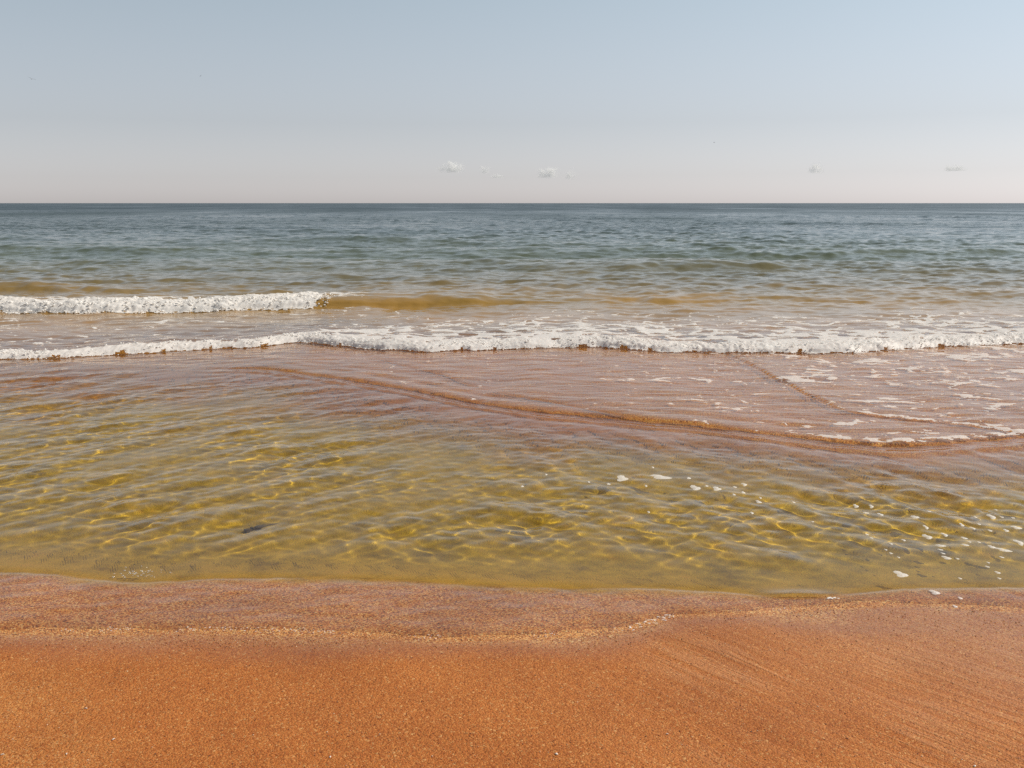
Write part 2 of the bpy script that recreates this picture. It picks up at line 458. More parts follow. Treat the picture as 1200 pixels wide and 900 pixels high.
# ------------------------------------------------------------------ sand and water
ys = rows([(-12, 1.5, 1.5, 0.05), (1.5, 8.0, 0.016, 0.02), (8.0, 26, 0.03, 0.8)])
X, Y = fan(ys, 500, 0.75, 1.8)
SZ = sand_z(X, Y)
d1 = Y - E1(X)
streak = fbm(X * 1.5 + Y * 1.2, Y * 1.5 - X * 0.7, 3)
wet = (1 - sm(-0.03, 0.03, d1)) * np.clip(sm(-0.30, 0.02, d1 + 0.10 * streak) + sm(0.2, 2.2, X) * sm(-1.15, -0.1, d1 + 0.22 * streak), 0, 1)
dep = -SZ
drab = sm(-0.08, 0.05, Y - E2(X) + 0.05 * noise(X * 4, Y * 4)) * (1 - sm(0.52, 0.95, (Y - E2(X)) / (B1(X) - E2(X)) + 0.12 * fbm(X * 1.2, Y * 1.2, 2))) * 0.95
coarse = sm(-0.12, 0.05, d1 + 0.10 * streak) * (1 - 0.8 * sm(0.0, 0.3, Y - E2(X))) + 0.3 * sm(0.3, 1.0, -(X + 0.5) - 1.1 * (Y - 2.55) + 0.3 * streak) + 0.5 * sm(-0.6, 0.2, Y - B1(X)) + 0.35 * sm(0.2, 2.0, X) * sm(-1.0, -0.2, d1)
coarse = np.clip(coarse, 0, 1)
rill = np.clip(sm(-0.3, 0.7, X - 0.25 * streak) * (1 - sm(-0.06, 0.0, d1)) * sm(-0.25, 0.25, X * 0.45 + (Y - 2.72) * 0.9 + 0.15 * streak) + 0.8 * sm(-0.3, 0.5, X) * sm(-0.02, 0.05, d1) * (1 - sm(0, .2, Y - E2(X))), 0, 1) * (0.4 + 0.6 * sm(-0.2, 0.3, fbm(X * 1.2 + 9, Y * 1.2, 2)))
sand = grid_mesh('sand_beach', X, Y, SZ, M_SAND, {'wet': wet, 'drab': drab, 'coarse': coarse, 'rill': rill})
tag(sand, kind='structure')
sand.cycles.is_caustics_receiver = True

ys = rows([(3.0, 7.6, 0.0115, 0.0115), (7.6, 14, 0.012, 0.035), (14, 30, 0.036, 0.11), (30, 110, 0.11, 0.5), (110, 600, 0.7, 60), (600, 22000, 60, 5000)])
X, Y = fan(ys, 700, 0.68, 1.4)
SZ = sand_z(X, Y)
WZ = np.empty_like(X)
for i in range(0, len(ys), 100):
    WZ[i:i + 100] = water_z(X[i:i + 100], Y[i:i + 100], SZ[i:i + 100])
dep = WZ - SZ
offs = Y - A1(X)
turb = np.clip(sm(-0.2, 2.5, offs + 0.5 * noise(X * .8, Y * .8)) * 0.97, 0, 1)
turb = np.where(offs > 5, 1, turb)
offc = np.clip(np.log(np.maximum(Y, 1) / 10.0) / math.log(30), 0, 1)     # 10 m .. 300 m
keep = (dep[:-1, :-1] > -0.012) | (dep[1:, 1:] > -0.012) | (dep[1:, :-1] > -0.012) | (dep[:-1, 1:] > -0.012)
water = grid_mesh('sea_water', X, Y, WZ, M_WATER, {'turbid': turb, 'offshore': offc, 'depth': np.maximum(dep, 0)}, keep)
tag(water, kind='structure')
water.cycles.is_caustics_caster = True

# ------------------------------------------------------------------ foam of the surf
def surf(x, y):
    return water_z(x, y, sand_z(x, y))

def lace(x, y, cell, stretch=1.7):
    wx = x + 0.35 * cell * fbm(x / cell * 0.9, y / cell * 1.3 + 7, 3)
    wy = y + 0.30 * cell * fbm(x / cell * 0.9 + 31, y / cell * 1.3, 3)
    f1, f2 = worley(wx / (cell * stretch), wy / cell)
    return f2 - f1

def foam_sheet(name, X, Y, mask, thick, label, grp=None, mat=None):
    Z = surf(X, Y) + thick * np.clip(mask * 3, 0, 1) + 0.002
    k = (mask[:-1, :-1] > 0) & (mask[1:, 1:] > 0) & (mask[1:, :-1] > 0) & (mask[:-1, 1:] > 0)
    o = grid_mesh(name, X, Y, Z, mat or M_FOAM, None, k)
    return tag(o, label, 'foam', grp, 'stuff')

_ico = None
def ico():
    global _ico
    if _ico is None:
        bm = bmesh.new(); bmesh.ops.create_icosphere(bm, subdivisions=1, radius=1.0)
        _ico = (np.array([v.co for v in bm.verts]), np.array([[v.index for v in f.verts] for f in bm.faces]))
        bm.free()
    return _ico

def blobs(name, P, Rad, mat, flat=0.8):
    """many small lumps as one mesh"""
    v, f = ico(); n = len(P)
    r = np.random.default_rng(len(P))
    jit = 1 + 0.35 * (r.random((n, len(v), 1)) - 0.5)
    sc = Rad[:, None, None] * (0.7 + 0.6 * r.random((n, 1, 3))) * np.array([1.2, 1, flat])
    co = P[:, None, :] + v[None] * jit * sc
    fa = f[None] + (np.arange(n) * len(v))[:, None, None]
    return raw_mesh(name, co.reshape(-1, 3), fa.reshape(-1, 3), mat)

# inner bore
xs = np.arange(-8.2, 8.2, 0.0135); cs = np.arange(-0.14, 3.6, 0.017)
C, X = np.meshgrid(cs, xs, indexing='ij')
base = A1(X)
Y = base + C
for _ in range(2):
    Y = base + C - (0.10 * noise(X * 0.9, Y * 0.15) + 0.05 * noise(X * 3.1, Y * 0.5 + 3))
rag = 0.05 * noise(X * 7, C * 5) + 0.025 * noise(X * 19, C * 14)
wid = 0.15 + 0.15 * sm(-4, 1, X) + 0.16 * noise(X * 0.8, X * 0 + 3) + 0.08 * noise(X * 2.7, X * 0 + 13)
band = sm(-0.05, 0.02, C + rag) * (1 - sm(wid, wid + 0.16, C + rag))
rear = 0.35 + 2.6 * sm(-3.3, -0.6, X) + 0.35 * noise(X * 0.6, X * 0)
e = lace(X, Y, 0.40, 1.15)
wl2 = 0.50 * (1 - 0.8 * sm(0.15, 1.05, C / rear)) * (0.7 + 0.7 * fbm(X * 0.8 + 9, Y * 1.1, 3)) - 0.30 * sm(-0.1, 0.5, fbm(X * 5 + 3, Y * 3.5, 3))
lac = (wl2 - e) * 2.2 * (C > 0.05)
wisp = (0.20 * (1 - sm(0.5, 1.25, C / rear)) - lace(X + 4, Y, 0.55, 1.3)) * 2 + 0.10 * fbm(X * 1.2, Y * 2.5, 3) - 0.10 - 0.3 * sm(0, 0.5, fbm(X * 4, Y * 4 + 8, 2))
holes = 0.45 * sm(0.0, 0.6, fbm(X * 6, Y * 9, 3)) * sm(0.03, 0.15, C) + 0.5 * sm(0.15, 0.6, fbm(X * 14 + 3, C * 16, 3)) * sm(0.06, 0.2, C)
mask = np.maximum(np.maximum(band * 1.0 - 0.22 - holes, lac), np.where(C > 0.2, wisp, -1))
lump = 0.014 + 0.014 * fbm(X * 9, C * 12, 3) + 0.012 * fbm(X * 28, C * 32, 2)
thick = band * (0.8 + 0.7 * fbm(X * 1.1 + 5, X * 0, 3)) * np.maximum(lump, 0.004) + (1 - band) * (0.006 + 0.004 * noise(X * 40, Y * 40))
foam_sheet('surf_foam', X, Y, mask, thick, 'long line of white foam along the nearer breaker, lacy behind its front')
r = np.random.default_rng(5)
n = 3500
px_ = r.uniform(-8, 8, n); pc = np.clip(r.normal(0.08, 0.09, n), -0.08, 0.5)
py_ = A1(px_) + pc - (0.10 * noise(px_ * 0.9, A1(px_) * 0.15) + 0.05 * noise(px_ * 3.1, A1(px_) * 0.5 + 3))
ok = fbm(px_ * 2.5, pc * 3, 2) > -0.25
px_, py_, pc = px_[ok], py_[ok], pc[ok]
pz_ = surf(px_, py_) + 0.035 * r.random(len(px_)) * (1 - np.clip(pc / 0.5, 0, 1)) + 0.01
o = blobs('foam_lumps', np.stack([px_, py_, pz_], -1), 0.003 + 0.009 * r.random(len(px_)) ** 2.5, M_FOAM)
tag(o, 'bubbly lumps of white foam tumbling down the front of the nearer breaker', 'foam', None, 'stuff')

# outer breaker, left
xs = np.arange(-14.0, -2.2, 0.017); cs = np.arange(-0.20, 1.9, 0.022)
C, X = np.meshgrid(cs, xs, indexing='ij')
Y = A2(X) + C
for _ in range(2):
    Y = A2(X) + C - 0.12 * noise(X * 0.6, Y * 0.1 + 20)
rag = 0.07 * noise(X * 5, C * 4) + 0.04 * noise(X * 15, C * 11)
end = 1 - sm(-3.25, -2.75, X + 0.1 * noise(C * 6, X * 3))
top_ = 0.50 + 0.28 * fbm(X * 0.7, X * 0 + 6, 3)
band = sm(-0.10, 0.02, C + rag) * (1 - sm(top_, top_ + 0.35, C + rag * 2)) * end
lac = (0.30 * (1 - sm(0.5, 1.6, C)) - lace(X, Y, 0.26)) * 2 * (1 - 0.6 * sm(-5.5, -3.6, X)) * (1 - sm(-2.9, -2.3, X)) * (C > 0.3)
mask = np.maximum(band - 0.22 - 0.25 * sm(0.25, 0.7, fbm(X * 4, Y * 6, 3)), lac)
thick = band * (0.75 + 0.7 * fbm(X * 0.9, X * 0 + 2, 3)) * np.maximum(0.03 + 0.03 * fbm(X * 6, C * 8, 3) + 0.020 * fbm(X * 21, C * 24, 2), 0.005) + (1 - band) * 0.008
foam_sheet('breaker_foam', X, Y, mask, thick, 'white foam of the farther wave breaking at the left, ending beside an amber wave face')
n = 2600
px_ = r.uniform(-13.5, -2.75, n); pc = np.clip(r.normal(0.16, 0.15, n), -0.12, 0.7)
py_ = A2(px_) + pc - 0.12 * noise(px_ * 0.6, A2(px_) * 0.1 + 20)
pz_ = surf(px_, py_) + 0.045 * r.random(n) + 0.005
o = blobs('breaker_foam_lumps', np.stack([px_, py_, pz_], -1), 0.005 + 0.015 * r.random(n) ** 2.2, M_FOAM)
tag(o, 'bubbly lumps of white foam on the farther breaker at the left', 'foam', None, 'stuff')

# flecks and streaks of foam on the thin sheets over the bar
def flecks(name, pts, label):
    """pts: (x, y, length, width, angle): flat irregular domes draped on the water, one mesh"""
    P = np.array(pts); n = len(P); K = 14
    r = np.random.default_rng(n)
    th = np.linspace(0, 2 * np.pi, K, endpoint=False)
    rad = 1 + 0.30 * np.sin(2 * th + r.random((n, 1)) * 6.3) * r.random((n, 1)) + 0.25 * np.sin(3 * th + r.random((n, 1)) * 6.3) * r.random((n, 1)) + 0.12 * (r.random((n, K)) - .5)
    rings = []
    for s_, hgt in ((1.0, 0.0), (0.72, 0.8), (0.0, 1.0)):
        lx = np.cos(th) * rad * s_ * P[:, 2:3] / 2; ly = np.sin(th) * rad * s_ * P[:, 3:4] / 2
        ca, sa = np.cos(P[:, 4:5]), np.sin(P[:, 4:5])
        x = P[:, 0:1] + lx * ca - ly * sa; y = P[:, 1:2] + lx * sa + ly * ca
        z = surf(x, y) + 0.0008 + hgt * np.clip(P[:, 3:4] * 0.08, 0.0008, 0.003)
        if s_ == 0: rings.append(np.stack([x[:, :1], y[:, :1], z[:, :1]], -1))
        else: rings.append(np.stack([x, y, z], -1))
    co = np.concatenate(rings, 1)
    i = np.arange(K); j = (i + 1) % K
    tri = np.concatenate([np.stack([i, j, K + j], -1), np.stack([i, K + j, K + i], -1), np.stack([K + i, K + j, np.full(K, 2 * K)], -1)])
    fa = tri[None] + (np.arange(n) * (2 * K + 1))[:, None, None]
    o = raw_mesh(name, co.reshape(-1, 3), fa.reshape(-1, 3), M_THIN)
    return o

xs = np.arange(-1.2, 7.2, 0.0105); cs = np.arange(0.0, 1.0, 0.0024)
C, X = np.meshgrid(cs, xs, indexing='ij')
b1_, a1_ = B1(X), A1(X)
Y = b1_ + (a1_ - b1_ + 0.15) * C
d3 = Y - B3(X) + 0.05 * noise(X * 6, Y * 6) + 0.03 * noise(X * 17, Y * 17)
on3 = sm(1.9, 2.3, X)
outer = on3 * sm(0.0, 0.2, d3)
dens = 0.12 + 0.26 * outer * sm(1.6, 3.0, X) + 0.14 * sm(0.2, 1.5, X)
pat = fbm(X * 1.4 + 2, Y * 2.1, 3)
e = lace(X, Y, 0.27, 1.2)
net = (dens * (0.35 + 0.9 * pat) - e) * 1.6 - 0.12 - 0.5 * sm(-0.1, 0.4, fbm(X * 5, Y * 9, 2))
spot = (fbm(X * 10 + 7, Y * 11, 3) - (0.88 - 0.55 * dens)) * 0.7
crest3 = on3 * (np.exp(-((d3 - 0.05) / (0.05 + 0.04 * sm(3, 5, X))) ** 2) * (0.55 + 0.55 * sm(2.4, 4.2, X)) - 0.32 - 0.5 * sm(0.0, 0.5, fbm(X * 9, Y * 11, 3)))
d1_ = Y - b1_ + 0.03 * noise(X * 2.3, Y * 0.4 + 5) + 0.012 * noise(X * 9, Y * 2) + 0.07 * noise(X * 0.9, Y * 0 + 15)
win = sm(1.5, 2.6, X) * (1 - sm(3.4, 4.2, X))
crest1 = (np.exp(-((d1_ - 0.10) / 0.07) ** 2) - 0.45) * (0.25 + 0.75 * win) - 0.35 - 0.5 * sm(-0.1, 0.4, fbm(X * 10 + 5, Y * 12, 3)) + 0.28 * win
mask = np.maximum(np.maximum(net, spot), np.maximum(crest3, crest1))
mask = np.where((d1_ < 0.02), -1, mask)
foam_sheet('foam_flecks', X, Y, mask, 0.004 + 0.003 * noise(X * 45, Y * 45), 'scattered white foam flecks and streaks on the thin sheet of water over the bar', None, M_THIN)

# the pieces of foam that float on the lagoon one by one: pixel, size in pixels
PATCH = [(729, 561, 14, 7, 'ragged white foam patch, leftmost of the large ones drifting on the lagoon'),
         (774, 560, 25, 6, 'long thin bent foam strip floating on the lagoon right of the ragged patch'),
         (815, 573, 11, 7, 'oval foam patch tilted to the right, left of a flat oval one'),
         (840, 574, 10, 5, 'flat oval foam patch on the lagoon beside the tilted oval one'),
         (1072, 608, 9, 5, 'round white foam patch floating alone above the cluster of flecks'),
         (1087, 629, 9, 6, 'tilted oval foam patch in the midst of the fleck cluster at the right'),
         (1102, 640, 11, 4, 'slanting narrow foam strip just below the tilted oval patch'),
         (1109, 655, 10, 4, 'flat foam strip, lowest of the column of strips at the right'),
         (1162, 605.5, 8, 5, 'oval foam patch near the right edge, highest of the large ones there'),
         (1191, 619, 11, 4, 'slanting foam strip close to the right edge of the lagoon'),
         (1194, 636, 8, 8, 'round bubbly foam patch at the far right of the lagoon'),
         (1176, 645.5, 17, 4, 'longest thin foam strip near the right edge of the lagoon'),
         (1162, 642, 8, 4, 'short oval foam patch touching the left end of the longest strip'),
         (1055.5, 674, 15, 8, 'largest slanting foam patch close to the near edge of the lagoon'),
         (1095, 697, 11, 6, 'pale round foam patch at the very edge of the wet sand')]
SMALL = [(807, 562, 5, 3), (828, 571, 4, 2), (861, 570, 5, 2), (872, 568, 6, 4), (871, 577, 5, 3), (860, 581, 4, 2), (889, 588, 7, 3), (881, 601, 4, 3),
         (757, 570, 3, 2), (713, 567, 5, 2), (765, 548, 3, 2), (891, 584, 3, 2), (1003, 592, 6, 3), (1021, 593, 5, 3), (1015, 600, 7, 3), (1032, 602, 6, 4),
         (1088, 604, 5, 2), (1085, 619, 5, 4), (1107, 627, 6, 5), (1102, 645, 6, 2), (1122, 656, 4, 2), (1130, 630, 7, 3), (1140, 620, 5, 4), (1127, 617, 5, 3),
         (1174, 606, 4, 2), (1187, 607, 4, 2), (1179, 622, 6, 3), (1160, 623, 5, 2), (1131, 640, 8, 3), (1119, 713, 5, 3), (1125, 704, 5, 3), (1169, 672, 6, 3),
         (1157, 665, 5, 2), (1174, 654, 5, 2), (1171, 679, 4, 2), (1044, 637, 4, 3), (1059, 632, 4, 3), (1021, 631, 4, 2), (1016, 626, 4, 2), (1044, 649, 4, 2),
         (1053, 654, 3, 2), (1038, 645, 3, 2), (1105, 650, 5, 2), (1125, 679, 4, 2), (1158, 660, 3, 2), (1147, 636, 4, 2), (1136, 636, 4, 2), (1143, 605, 4, 2),
         (1147, 616, 4, 2), (1167, 597, 3, 2), (760, 600, 3, 2), (690, 566, 3, 2), (640, 556, 3, 2), (930, 590, 4, 2), (952, 612, 3, 2), (612, 571, 4, 2)]
def foam_piece(u, v, w, h, label, grp):
    x, y = px2w(u, v, 0.005)
    d = math.hypot(y, H_CAM)
    mx_ = d / F_PX                                       # metres per pixel across
    my = mx_ * d / H_CAM * 0.8                           # a flat thing is foreshortened
    ang = -0.45 if w > 1.6 * h else -0.2
    o = flecks('foam_patch', [(x, y, w * mx_, h * my, ang)], '')
    c = np.array([x, y, surf(np.array([x]), np.array([y]))[0]])
    o.data.transform(__import__('mathutils').Matrix.Translation(-c)); o.location = c
    tag(o, label, 'foam patch', grp)
for p in PATCH: foam_piece(*p, 'foam drifting on the lagoon')
SHORT = ['ragged patch at the left', 'long bent strip', 'oval patch tilted to the right', 'flat oval patch', 'round patch floating alone', 'tilted oval patch',
         'slanting narrow strip', 'flat strip', 'highest oval patch near the right edge', 'slanting strip at the right edge', 'round bubbly patch',
         'longest thin strip', 'short oval patch', 'largest slanting patch', 'pale round patch at the sand']
ORD = ['nearest', 'second nearest', 'third nearest', 'fourth nearest', 'fifth nearest', 'sixth nearest', 'seventh nearest', 'eighth nearest', 'ninth nearest', 'tenth nearest', 'eleventh nearest', 'twelfth nearest']
near_to = {}
for q in SMALL:
    dd = [math.hypot(q[0] - p[0], q[1] - p[1]) for p in PATCH]
    near_to.setdefault(int(np.argmin(dd)), []).append((min(dd), q))
for i_, L_ in near_to.items():
    for k_, (dd, q) in enumerate(sorted(L_)):
        foam_piece(*q, 'small foam fleck, ' + ORD[k_] + ' to the ' + SHORT[i_] + ' of foam', 'small foam flecks on the lagoon')

# added white flecks for the swash edge's bright glint, real froth in places
pts = []
r = np.random.default_rng(31)
for k in range(800):
    u = r.uniform(-60, 1000)
    if fbm(np.array([u / 60]), np.array([3.3]), 2)[0] < 0.18 and not 730 < u < 800: continue
    x = px2w(u, 738, Z1)[0]
    if 735 < u < 790: x = px2w(u, 728, Z1)[0]
    y = E1(np.array([x]))[0] + r.normal(0.03, 0.012) - 0.012 * noise(np.array([x * 11]), np.array([E1(np.array([x]))[0] * 11]))[0] - 0.02 * noise(np.array([x * 3.3]), np.array([8.0]))[0]
    L = (0.0012 + 0.0028 * r.random() ** 2) * (2.0 if 735 < u < 790 else 1)
    pts.append((x, y, L * 2.2, L, r.normal(0, 0.5)))
cx, cy = px2w(976, 698, 0.02)
for k in range(14): pts.append((cx + r.normal(0, 0.012), cy + r.normal(0, 0.006), 0.012, 0.008, 0.2))
o = flecks('edge_glint_froth', pts, '')
tag(o, 'thin broken line of white flecks standing in for glint on the swash edge, partly froth', 'foam', None, 'stuff')

# ------------------------------------------------------------------ small things
def simple_mat(name, col, rough=0.6, var=0.3, scale=30.0, spec=0.4):
    t = NT(name); co = t.n('TexCoord').outputs['Object']
    n = t.noise(co, scale, 3).outputs[0]
    c = t.ramp(n, [(0.3, tuple(x * (1 - var) for x in col)), (0.7, tuple(min(1, x * (1 + var)) for x in col))])
    b = t.n('Bump', {'Height': n, 'Strength': 0.3, 'Distance': 0.002})
    p = t.n('BsdfPrincipled', {'Base Color': c, 'Roughness': rough, 'Normal': b.outputs[0]})
    p.inputs['Specular IOR Level'].default_value = spec
    t.link(p.outputs[0], t.out.inputs['Surface'])
    return t.m

def empty(name, loc, rz=0.0):
    o = bpy.data.objects.new(name, None); COL.objects.link(o); o.empty_display_size = 0.1
    o.location = loc; o.rotation_euler = (0, 0, rz); return o

def part(name, co, faces, mat, parent, smooth=True):
    me = bpy.data.meshes.new(name); me.from_pydata([tuple(c) for c in co], [], [tuple(f) for f in faces]); me.update()
    if smooth: me.polygons.foreach_set('use_smooth', np.ones(len(me.polygons), bool))
    me.materials.append(mat)
    o = bpy.data.objects.new(name, me); COL.objects.link(o); o.parent = parent; return o

# coarse grains lying on the sand
r = np.random.default_rng(41)
n = 42000
u = r.uniform(-80, 1280, n); v = np.where(r.random(n) < 0.55, r.uniform(676, 760, n), r.uniform(720, 915, n))
g = np.array([px2w(a, b, 0.04) for a, b in zip(u, v)])
gd = g[:, 1] - E1(g[:, 0])
dens = np.where(gd > 0, 0.9, 0.22 + 0.5 * np.exp(-((gd + 0.05) / 0.10) ** 2) + 0.7 * sm(-1.5, -2.2, g[:, 0] + 0.9 * (g[:, 1] - 2.9)))
k = (r.random(n) < dens * (0.55 + 0.5 * fbm(g[:, 0] * 2, g[:, 1] * 2, 2))) & (g[:, 1] < E2(g[:, 0]) + 0.02)
g = g[k]; n = len(g)
rad = 0.0010 + 0.0020 * r.random(n) ** 2
oct_v = np.array([(1, 0, 0), (-1, 0, 0), (0, 1, 0), (0, -1, 0), (0, 0, 1), (0, 0, -1)], float)
oct_f = np.array([(0, 2, 4), (2, 1, 4), (1, 3, 4), (3, 0, 4), (2, 0, 5), (1, 2, 5), (3, 1, 5), (0, 3, 5)])
zz = sand_z(g[:, 0], g[:, 1]) + rad * 0.25
an = r.random(n) * 6.28
vv = oct_v[None] * (0.65 + 0.7 * r.random((n, 6, 1))) * rad[:, None, None]
vx = vv[..., 0] * np.cos(an)[:, None] - vv[..., 1] * np.sin(an)[:, None]; vy = vv[..., 0] * np.sin(an)[:, None] + vv[..., 1] * np.cos(an)[:, None]
co = np.stack([g[:, 0:1] + vx, g[:, 1:2] + vy, zz[:, None] + vv[..., 2] * 0.8], -1)
hue = np.repeat(r.random(n), 6)
t = NT('coarse_grains')
c = t.ramp(t.attr('tone'), [(0.0, (0.05, 0.018, 0.012)), (0.25, (0.14, 0.045, 0.022)), (0.55, (0.38, 0.13, 0.05)), (0.8, (0.52, 0.26, 0.11)), (1.0, (0.72, 0.55, 0.38))])
p = t.n('BsdfPrincipled', {'Base Color': c, 'Roughness': 0.45})
t.link(p.outputs[0], t.out.inputs['Surface'])
o = raw_mesh('coarse_sand', co.reshape(-1, 3), (oct_f[None] + (np.arange(n) * 6)[:, None, None]).reshape(-1, 3), t.m, {'tone': hue}, smooth=False)
o.cycles.is_caustics_receiver = True
tag(o, 'coarse red, dark and pale sand grains strewn over the wet beach', 'sand', None, 'stuff')

# shell chips
M_SHELL = simple_mat('shell', (0.72, 0.64, 0.54), 0.4, 0.15, 120)
CHIPS = [(100, 826, 1.0, 0.3, 'pale shell chip on the bare sand at the left, highest of those there'),
         (133, 867, 1.2, 1.1, 'white shell chip lying near the lower left of the beach'),
         (78, 885, 0.9, 2.0, 'whitish shell chip close to the bottom left corner'),
         (3, 886, 1.1, 0.7, 'pale shell chip at the left border just above the bottom edge'),
         (387, 889, 1.0, 1.6, 'pale shell chip on dry sand at the bottom, left of centre'),
         (652, 885, 1.2, 2.4, 'white shell chip at the bottom, right of centre'),
         (782, 858, 0.9, 0.2, 'small pale shell chip beside the streaks left by the backwash'),
         (1142, 899, 1.3, 0.9, 'white shell chip in the bottom right corner of the beach')]
for (u, v, sz_, rz, lab) in CHIPS:
    x, y = px2w(u, v, 0.075); z = float(sand_z(np.array([x]), np.array([y]))[0])
    rr = np.random.default_rng(int(u)); K = 9; R_ = 0.0055 * sz_
    top, bot = [], []
    for i in range(K):                                    # a curved, broken fan of shell
        a_ = -1.1 + 2.2 * i / (K - 1); q = R_ * (0.85 + 0.3 * rr.random())
        for w_ in (0.25, 0.7, 1.0):
            px_, py_ = math.sin(a_) * q * w_, math.cos(a_) * q * w_ - R_ * 0.5
            zc = 0.45 * R_ * (1 - w_ ** 2) - 0.15 * R_ * a_ * a_ + R_ * 0.35 + 0.06 * R_ * (i % 2)
            top.append((px_, py_, zc)); bot.append((px_, py_, zc - 0.16 * R_))
    co = top + bot; n3 = K * 3; fs = []
    for i in range(K - 1):
        for j in range(2):
            a0 = i * 3 + j; fs.append((a0, a0 + 3, a0 + 4, a0 + 1)); fs.append((n3 + a0, n3 + a0 + 1, n3 + a0 + 4, n3 + a0 + 3))
        fs.append((i * 3 + 2, i * 3 + 5, n3 + i * 3 + 5, n3 + i * 3 + 2)); fs.append((i * 3, n3 + i * 3, n3 + i * 3 + 3, i * 3 + 3))
    fs += [(0, 1, n3 + 1, n3), (1, 2, n3 + 2, n3 + 1)]
    e_ = (K - 1) * 3; fs += [(e_, n3 + e_, n3 + e_ + 1, e_ + 1), (e_ + 1, n3 + e_ + 1, n3 + e_ + 2, e_ + 2)]
    o = part('shell_chip', co, fs, M_SHELL, None)
    o.location = (x, y, z); o.rotation_euler = (0.2, 0.1, rz)
    tag(o, lab, 'shell', 'shell chips on the beach')

# dark weed on the bed of the lagoon
hit = np.array(px2w(296, 619, 0.0)); dr = hit / np.linalg.norm(hit)
w0 = hit + dr * 0.17
wz0 = float(sand_z(np.array([w0[0]]), np.array([w0[1]]))[0])
weed = empty('seaweed', (w0[0], w0[1], wz0), 0.0)
M_WEED = simple_mat('dark_weed', (0.13, 0.060, 0.045), 0.8, 0.4, 60)
rr = np.random.default_rng(3)
for i in range(12):
    L = 0.035 + 0.03 * rr.random() if i < 10 else 0.13 + 0.04 * rr.random()
    a0 = (rr.random() * 6.28 if i < 10 else 0.75 + 0.06 * rr.normal()); wd = (0.011 + 0.006 * rr.random()) if i < 10 else 0.004; co = []; fs = []; N = 9
    p_ = np.array([rr.normal() * 0.015, rr.normal() * 0.015, 0.006]); a_ = a0
    for k_ in range(N):
        t_ = k_ / (N - 1); ww = wd * (0.4 + 1.2 * t_) * (1 - t_ ** 3) + 0.001
        nx, ny = -math.sin(a_), math.cos(a_); zz_ = 0.008 + 0.022 * math.sin(t_ * 3.0) * (0.5 + 0.5 * rr.random())
        for sgn, dz in ((1, 0.001), (-1, 0.001), (-1, -0.001), (1, -0.001)):
            co.append((p_[0] + nx * ww * sgn, p_[1] + ny * ww * sgn, zz_ + dz + 0.003 * math.sin(k_ * 2 + sgn)))
        p_ = p_ + np.array([math.cos(a_), math.sin(a_), 0]) * L / N; a_ += rr.normal() * 0.22
        if k_:
            b_ = (k_ - 1) * 4
            for q in range(4): fs.append((b_ + q, b_ + (q + 1) % 4, b_ + 4 + (q + 1) % 4, b_ + 4 + q))
    fs += [(3, 2, 1, 0), (N * 4 - 4, N * 4 - 3, N * 4 - 2, N * 4 - 1)]
    f_ = part('frond', co, fs, M_WEED, weed); f_.cycles.is_caustics_receiver = True
tag(weed, 'dark purplish clump of weed lying under water in the lagoon', 'seaweed')

# bubbles bursting at the edge of the lagoon, left
t = NT('bubble_film')
p = t.n('BsdfPrincipled', {'Base Color': (0.95, 0.93, 0.92, 1), 'Roughness': 0.05, 'IOR': 1.25, 'Transmission Weight': 0.75})
t.link(p.outputs[0], t.out.inputs['Surface'])
bx, by = px2w(165, 671, 0.01)
nb = 45; rr = np.random.default_rng(9)
P = np.stack([bx + rr.normal(0, 0.055, nb), by + rr.normal(0, 0.035, nb), np.zeros(nb)], -1)
P[:, 2] = surf(P[:, 0], P[:, 1]) + 0.001
o = blobs('bubble_cluster', P - np.array([bx, by, 0]), 0.002 + 0.004 * rr.random(nb) ** 2, t.m)
o.location = (bx, by, 0)
tag(o, 'cluster of glittering bubbles at the near edge of the lagoon, left', 'bubbles', None, 'stuff')

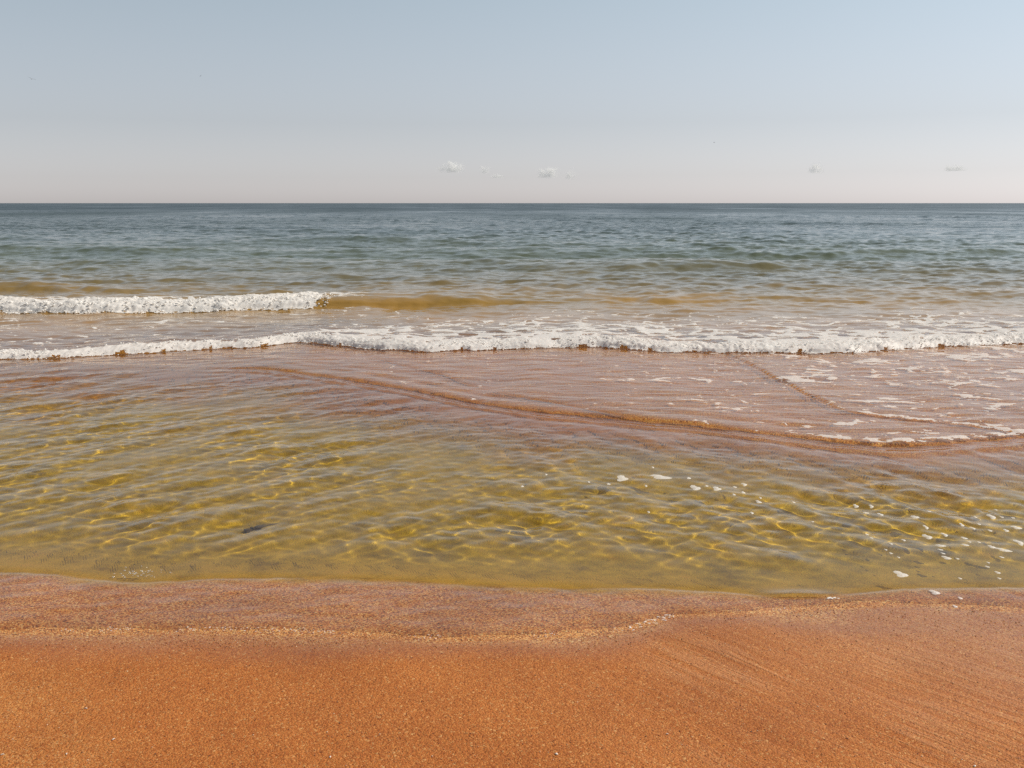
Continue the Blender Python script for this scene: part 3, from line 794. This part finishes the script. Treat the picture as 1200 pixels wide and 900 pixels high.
# gulls over the sea
M_GULL = simple_mat('gull_white', (0.62, 0.62, 0.62), 0.7, 0.1, 8)
M_GREY = simple_mat('gull_grey', (0.16, 0.17, 0.19), 0.7, 0.15, 8)
M_BEAK = simple_mat('gull_beak', (0.55, 0.35, 0.06), 0.5, 0.1, 8)
def lathe(prof, seg=12):
    co, fs = [], []
    for (y_, r_) in prof:
        for k_ in range(seg): co.append((r_ * math.cos(6.2832 * k_ / seg), y_, r_ * math.sin(6.2832 * k_ / seg) * 0.9))
    for i in range(len(prof) - 1):
        for k_ in range(seg): fs.append((i * seg + k_, i * seg + (k_ + 1) % seg, (i + 1) * seg + (k_ + 1) % seg, (i + 1) * seg + k_))
    return co, fs
def gull(u, v, dist, yaw, roll, lab):
    p = pxray(u, v, dist)
    g_ = empty('gull', tuple(p)); g_.rotation_euler = (0.05, roll, yaw)
    part('body', *lathe([(-0.26, 0.004), (-0.2, 0.035), (-0.08, 0.066), (0.04, 0.07), (0.12, 0.055), (0.17, 0.042), (0.21, 0.040), (0.25, 0.022), (0.262, 0.006)]), M_GULL, g_)
    part('beak', *lathe([(0.255, 0.012), (0.29, 0.009), (0.31, 0.002)], 8), M_BEAK, g_)
    part('tail', [(-0.03, -0.2, 0.012), (0.03, -0.2, 0.012), (0.085, -0.36, 0.006), (-0.085, -0.36, 0.006), (-0.03, -0.2, -0.004), (0.03, -0.2, -0.004), (0.085, -0.36, 0.0), (-0.085, -0.36, 0.0)],
         [(0, 1, 2, 3), (7, 6, 5, 4), (0, 4, 5, 1), (1, 5, 6, 2), (2, 6, 7, 3), (3, 7, 4, 0)], M_GULL, g_, False)
    st = [(0.04, 0.11, -0.07, 0.02, 0.022), (0.20, 0.15, -0.06, 0.09, 0.018), (0.36, 0.17, -0.02, 0.14, 0.014), (0.52, 0.10, -0.05, 0.11, 0.009), (0.66, 0.0, -0.09, 0.04, 0.004)]
    for s_ in (1, -1):
        co, fs = [], []
        for (x_, y0, y1, z_, th_) in st:
            co += [(s_ * x_, y0, z_), (s_ * x_, (y0 + y1) / 2, z_ + th_), (s_ * x_, y1, z_), (s_ * x_, (y0 + y1) / 2, z_ - th_ * .4)]
        for i in range(len(st) - 1):
            for k_ in range(4): fs.append((i * 4 + k_, i * 4 + (k_ + 1) % 4, i * 4 + 4 + (k_ + 1) % 4, i * 4 + 4 + k_))
        fs += [(0, 1, 2, 3), (19, 18, 17, 16)]
        w_ = part('wing', co, fs, M_GREY, g_)
    return tag(g_, lab, 'gull', 'gulls over the sea')
gull(37, 92.5, 165, 0.5, 0.35, 'nearest gull gliding in the sky at the far left')
gull(235, 89, 420, -0.8, -0.2, 'tiny distant gull in the sky right of the nearest one')
gull(837, 167, 400, 1.2, 0.1, 'tiny distant gull low in the sky, right of the middle')

# small fair-weather clouds far behind the horizon
def cloud_mat():
    t = NT('cloud_vapour'); co = t.n('TexCoord').outputs['Object']
    ln = t.n('VectorMath', {0: co}, operation='LENGTH').outputs['Value']
    n = t.noise(t.n('VectorMath', {0: co, 1: t.n('ObjectInfo').outputs['Location']}, operation='ADD').outputs[0], 2.2, 5, 0.65).outputs[0]
    d = t.math('SUBTRACT', t.math('ADD', t.math('MULTIPLY', n, 3.0), -0.75), ln)
    d = t.math('MULTIPLY', d, 2.0, clamp=True)
    d = t.math('MULTIPLY', d, t.mapr(t.n('SeparateXYZ', {0: co}).outputs[2], -0.08, 0.5, 0.0, 1.0))
    v = t.n('VolumePrincipled', {'Color': (1.0, 0.99, 0.98, 1), 'Density': t.math('MULTIPLY', d, 0.022), 'Anisotropy': 0.0})
    t.link(v.outputs[0], t.out.inputs['Volume'])
    return t.m
M_CLOUD = cloud_mat()
CLOUDS = [(530, 198, 30, 16, 'fluffy little white cloud low over the horizon, leftmost'), (568, 200, 14, 13, 'small puff of cloud just right of the leftmost cloud'),
          (583, 207, 16, 8, 'faint wisp of cloud trailing low beside the small puff'), (642, 204, 26, 17, 'pale peaked cloud left of the middle pair above the horizon'),
          (668, 206, 14, 16, 'bright narrow cloud, right of the peaked one'), (956, 199, 19, 15, 'lone little cloud above the sea at the right'),
          (1118, 198, 26, 10, 'flat faint cloud at the far right above the horizon')]
for i, (u, v, w, h, lab) in enumerate(CLOUDS):
    D = 15000
    p = pxray(u, v, D); mpp = D / F_PX
    bm = bmesh.new(); bmesh.ops.create_icosphere(bm, subdivisions=4, radius=1.15)
    rr = np.random.default_rng(i + 60); off_ = rr.random(2) * 50
    for q in bm.verts:
        c_ = q.co.copy(); nn = float(fbm(np.array([c_.x * 1.6 + off_[0] + c_.y]), np.array([c_.z * 1.6 + off_[1] - c_.y]), 3)[0])
        q.co = c_ * (1 + 0.22 * nn)
        if q.co.z < -0.6: q.co.z = -0.6 + (q.co.z + 0.6) * 0.5          # flatter base
    me = bpy.data.meshes.new('cloud'); bm.to_mesh(me); bm.free(); me.materials.append(M_CLOUD)
    o = bpy.data.objects.new('cloud', me); COL.objects.link(o)
    o.location = p - np.array((0, 0, h * mpp * 0.22)); o.scale = (w * mpp * 0.62, w * mpp * 0.5, h * mpp * 0.8)
    tag(o, lab, 'cloud', 'small clouds over the horizon')
